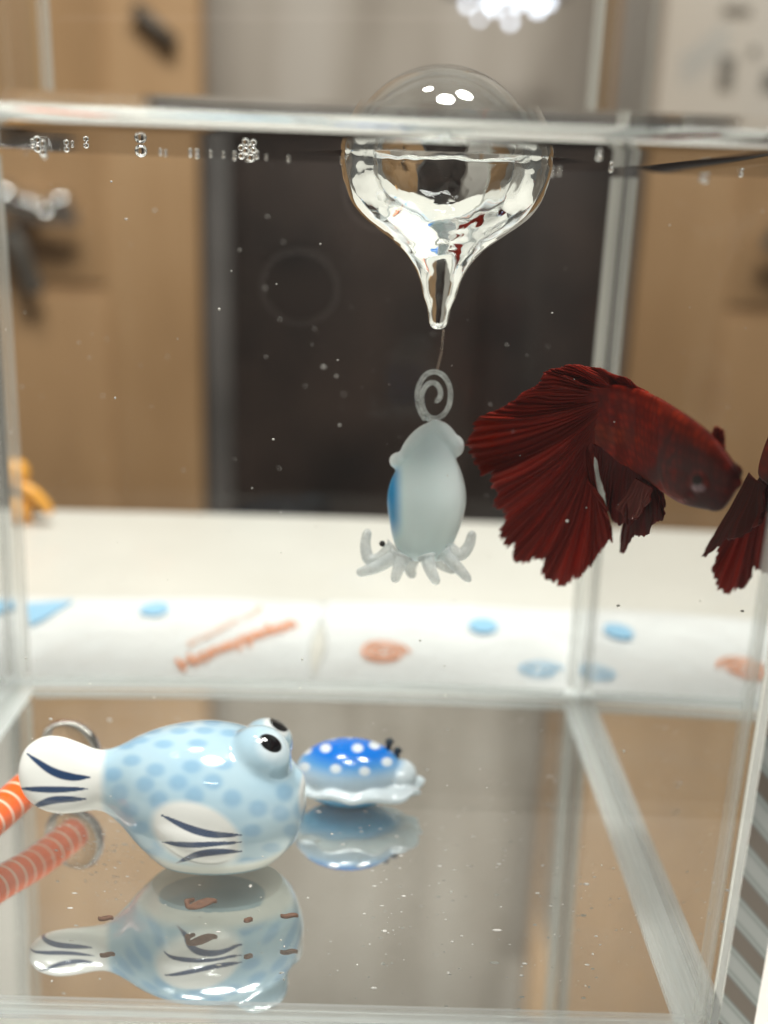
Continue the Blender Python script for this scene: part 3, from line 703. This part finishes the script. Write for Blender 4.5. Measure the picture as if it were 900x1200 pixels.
swirl(450, 771, 29, 14, tB, pkB, M_por); swirl(632, 790, 26, 10, tB, pkB, M_pblue, 2.2)
q0, q1, q2 = bz(30, 712, TZ+.001), bz(88, 708, TZ+.001), bz(36, 740, TZ+.001)
flat('printed_stripe', [tuple(q0[:2]), tuple(q2[:2]), tuple(bz(52, 732, TZ+.001)[:2]), tuple(q1[:2])], tA, M_pblue, pkA)
def lettering(txt, pa, pb, size, top_, parent, mat):
    cu = bpy.data.curves.new('txt', 'FONT'); cu.body = txt; cu.size = 1; cu.shear = .35; cu.offset = .03; o = bpy.data.objects.new('txt', cu); COL.objects.link(o)
    dg = bpy.context.evaluated_depsgraph_get(); dg.update(); me = bpy.data.meshes.new_from_object(o.evaluated_get(dg)); bpy.data.objects.remove(o)
    c = coords(me); wdt = c[:, 0].max()-c[:, 0].min(); a, b = bz(*pa, TZ+.001), bz(*pb, TZ+.001); d = (b-a)[:2]; ln = np.linalg.norm(d); d /= ln; nrm = np.array((-d[1], d[0]))
    X_ = (c[:, 0]-c[:, 0].min())*ln/wdt; Y_ = c[:, 1]*size; out = np.stack([a[0]+d[0]*X_+nrm[0]*Y_, a[1]+d[1]*X_+nrm[1]*Y_, np.zeros(len(c))], 1)
    for v in out: v[2] = top_(v[0], v[1])
    setco(me, out); link('lettering', me, mat, parent, False)
lettering('Honeypadon', (213, 789), (352, 735), .0062, tA, pkA, M_por)
lettering('premium soft', (220, 762), (312, 718), .0024, tA, pkA, pbr('print_pale', S((236, 190, 166)), .4))

# ------------------------------------------------------------------ toy on the table
ty = bz(22, 612, TZ); TF = thing('toy', 'small yellow toy figure with raised yellow and black arm on the table', 'toy', ty)
k = FPX/(CD+ty[1]-.027); u_ = 1/k
def tp(px, py, dy=0): q = ty.copy(); q[0] += (px-22)*u_; q[2] += (612-py)*u_*1.02; q[1] += dy*u_; return q
M_ty = pbr('toy_yellow', S((238, 168, 66)), .3); M_tk = pbr('toy_black', (.03, .03, .032, 1), .35)
mk('body', *join([sphVF(tp(22, 593), (20*u_, 18*u_, 20*u_)), tubeVF([tp(14, 600), tp(12, 613)], [8*u_, 9*u_], 12), tubeVF([tp(30, 600), tp(32, 613)], [8*u_, 9*u_], 12)]), M_ty, TF)
mk('head', *sphVF(tp(22, 552), (16*u_, 15*u_, 17*u_)), M_ty, TF)
mk('arm', *tubeVF(smoothpts([tp(28, 565, -6), tp(46, 575, -8), tp(64, 598, -8)], 5), [7*u_]*9+[6*u_, 4*u_], 12), M_ty, TF)
mk('wing', *sphVF(tp(45, 593, 4), (11*u_, 6*u_, 11*u_)), M_tk, TF)
mk('collar', *sphVF(tp(25, 574), (14*u_, 13*u_, 5*u_)), M_tk, TF)

# ------------------------------------------------------------------ room furniture behind
t = NT('door_wood'); p = t.n('ShaderNodeBsdfPrincipled', Roughness=.55); tc = t.n('ShaderNodeTexCoord'); mp = t.n('ShaderNodeMapping')
mp.inputs['Scale'].default_value = (4, 4, 1.1); t.t.links.new(tc.outputs['Object'], mp.inputs[0])
t.t.links.new(t.ramp(t.noise(2.4, 6, .6, vec=mp.outputs[0]), [(.25, (.36, .205, .095, 1)), (.5, (.48, .28, .135, 1)), (.75, (.58, .36, .19, 1))]), p.inputs['Base Color'])
M_wood = t.out(p.outputs[0])
def bxp(px, y=YB): return by(px, 400, y)[0]
def bzp(py, y=YB): return by(300, py, y)[2]
xr = bxp(236)
door = thing('wooden_door', 'brown panelled wooden door with metal handle behind the table', 'door', (xr-.3, YB, -.9))
x0d = xr-.82
box('slab', (x0d, YB, -.9), (xr, YB+.035, 1.25), M_wood, door, bevel=.004)
xp = bxp(128)
for a, b, c, d in [(xp-.4, xp, bzp(345)+.006, 1.05), (xp-.4, xp, -.8, bzp(345)-.006)]:
    box('panel', (a, YB-.004, c), (b, YB-.0005, d), M_wood, door, bevel=.0015)
M_chr = pbr('chrome', (.72, .71, .70, 1), .04, Metallic=1.0); M_dkm = pbr('dark_strap', (.10, .085, .07, 1), .5)
hc = by(30, 240, YB-.03); sc = (YB+CD)/FPX
hd = mk('handle', *join([tubeVF([hc+np.array((0, .03, 0)), hc+np.array((0, -.012, 0))], [.014, .012], 20), sphVF(by(70, 239, YB-.045), (.013, .012, .013)), sphVF(by(33, 241, YB-.045), (.012, .012, .012)), sphVF(by(4, 232, YB-.045), (.016, .014, .016)), tubeVF([by(0, 246, YB-.035), by(92, 256, YB-.035)], [.012, .009], 14)]), M_chr, door)
mk('strap', *tubeVF(smoothpts([by(12, 268, YB-.03), by(22, 295, YB-.035), by(36, 330, YB-.03), by(40, 345, YB-.03)], 5), [(.008, .011)]*15+[(.003, .004)], 10), M_dkm, hd)
mk('lock_bracket', *tubeVF([ay(158, 8, YB-.012), ay(205, 52, YB-.012)], [.007, .007], 10), M_dkm, door)
# dark cabinet
t = NT('cabinet_black'); p = t.n('ShaderNodeBsdfPrincipled', Roughness=.4)
t.t.links.new(t.ramp(t.noise(6, 3), [(.35, (.010, .008, .008, 1)), (.7, (.055, .036, .029, 1))]), p.inputs['Base Color']); M_cab = t.out(p.outputs[0])
ct = by(450, 150, YB)[2]
cab = thing('cabinet', 'black cabinet with grey edge trim standing beside the wooden door', 'cabinet', ((xr+.24), YB, -.9))
x1c = by(800, 190, YB)[0]
box('carcass', (xr+.004, YB, -.9), (x1c, YB+.12, ct), M_cab, cab, bevel=.004)
box('edge_trim', (xr+.006, YB-.008, -.88), (bxp(272), YB-.001, ct-.01), pbr('grey_trim', (.10, .09, .085, 1), .5, var=.5, scale=5), cab, bevel=.003)
box('door_panel', (bxp(282), YB-.010, -.85), (bxp(560), YB-.001, ct-.012), M_cab, cab, bevel=.004)
box('door_panel', (bxp(566), YB-.010, -.85), (x1c-.01, YB-.001, ct-.012), M_cab, cab, bevel=.004)
# pale carton with dark print on the right, tan post between
M_cart = pbr('carton', (.56, .51, .46, 1), .7, var=.06, scale=5)
YC = .86; cl = ay(775, 60, YC)[0]
cart = thing('carton', 'pale beige carton with dark printed marks behind the tank', 'carton', (cl+.2, YC, -.9))
box('box_body', (cl, YC, -.9), (cl+.5, YC+.2, .8), M_cart, cart, bevel=.004)
M_mark = pbr('print_grey', (.12, .13, .13, 1), .7)
for a, b, c, d in [(840, 66, 862, 104), (892, 84, 915, 106), (846, 8, 880, 16), (878, 56, 888, 64)]:
    p0, p1 = ay(a, d, YC), ay(c, b, YC); box('printed_mark', (p0[0], YC-.002, p0[2]), (p1[0], YC-.0005, p1[2]), M_mark, cart)
pl_ = ay(712, 60, YB+.03)[0]; pr_ = ay(768, 60, YB+.03)[0]
tag(box('wooden_post', (pl_, YB+.03, ct), (pr_, YB+.07, 1.0), M_wood, bevel=.003), 'narrow brown wooden post between the grey wall and the carton', 'post')
# glowing spheres added to stand in for reflected LED light
glint_y = YB+.03; lc = ay(592, 2, glint_y); glint = thing('led_glints', 'cluster of small glowing white spheres standing in for LED reflections above the float', 'glint', lc)
M_glint = emit('led_glint', (.84, .87, 1, 1), 4.5)
for a, b, r_ in [(548, 6, .6), (562, 22, .45), (574, 2, .9), (580, 10, .7), (598, 26, .6), (606, 4, .8), (612, -6, .8), (630, 10, .9), (642, 2, .8), (590, -8, .7)]:
    mk('globe', *sphVF(ay(a, b, glint_y), .0042*r_/.7, 12, 8), M_glint, glint)
mk('glint_rail', *tubeVF([ay(520, -14, glint_y+.01), ay(665, -10, glint_y+.01)], [.008, .008], 12), pbr('rail', (.35, .33, .31, 1), .5), glint)

# ------------------------------------------------------------------ phone that takes the picture (seen as a reflection in the front glass)
ph = thing('smartphone', 'black smartphone with round lenses, mirrored in the dark front glass', 'phone', CAMP-CF*.004)
def cp(r, u, f): return CAMP+CR*r+CU*u+CF*f
V, F = boxVF((0, 0, 0), (1, 1, 1)); V = [cp(-.050+.072*v[0], -.115+.14*v[1], -.0115+.0075*v[2]) for v in V]
mk('case', V, F, pbr('phone_case', (.24, .20, .185, 1), .6), ph, False)
M_ring = pbr('lens_ring', (.75, .70, .68, 1), .4); M_lens = pbr('lens_glass', (.004, .004, .004, 1), .08)
for a, b in [(0, 0), (-.0147, -.0168)]:
    V = []; F = []; n = 48; prr = [(.0070, -.0039), (.0070, -.0022), (.0062, -.0021), (.0060, -.0026)]
    for r_, h_ in prr:
        for k in range(n): t_ = 2*math.pi*k/n; V.append(cp(a+r_*math.cos(t_), b+r_*math.sin(t_), h_))
    F = [(i*n+k, i*n+(k+1) % n, (i+1)*n+(k+1) % n, (i+1)*n+k) for i in range(3) for k in range(n)]
    rg = mk('lens_ring', V, F, M_ring, ph)
    V = [cp(a+  .0060*math.cos(2*math.pi*k/n), b+  .0060*math.sin(2*math.pi*k/n), -.0027) for k in range(n)]
    mk('lens', V, [tuple(range(n))], M_lens, rg, False)
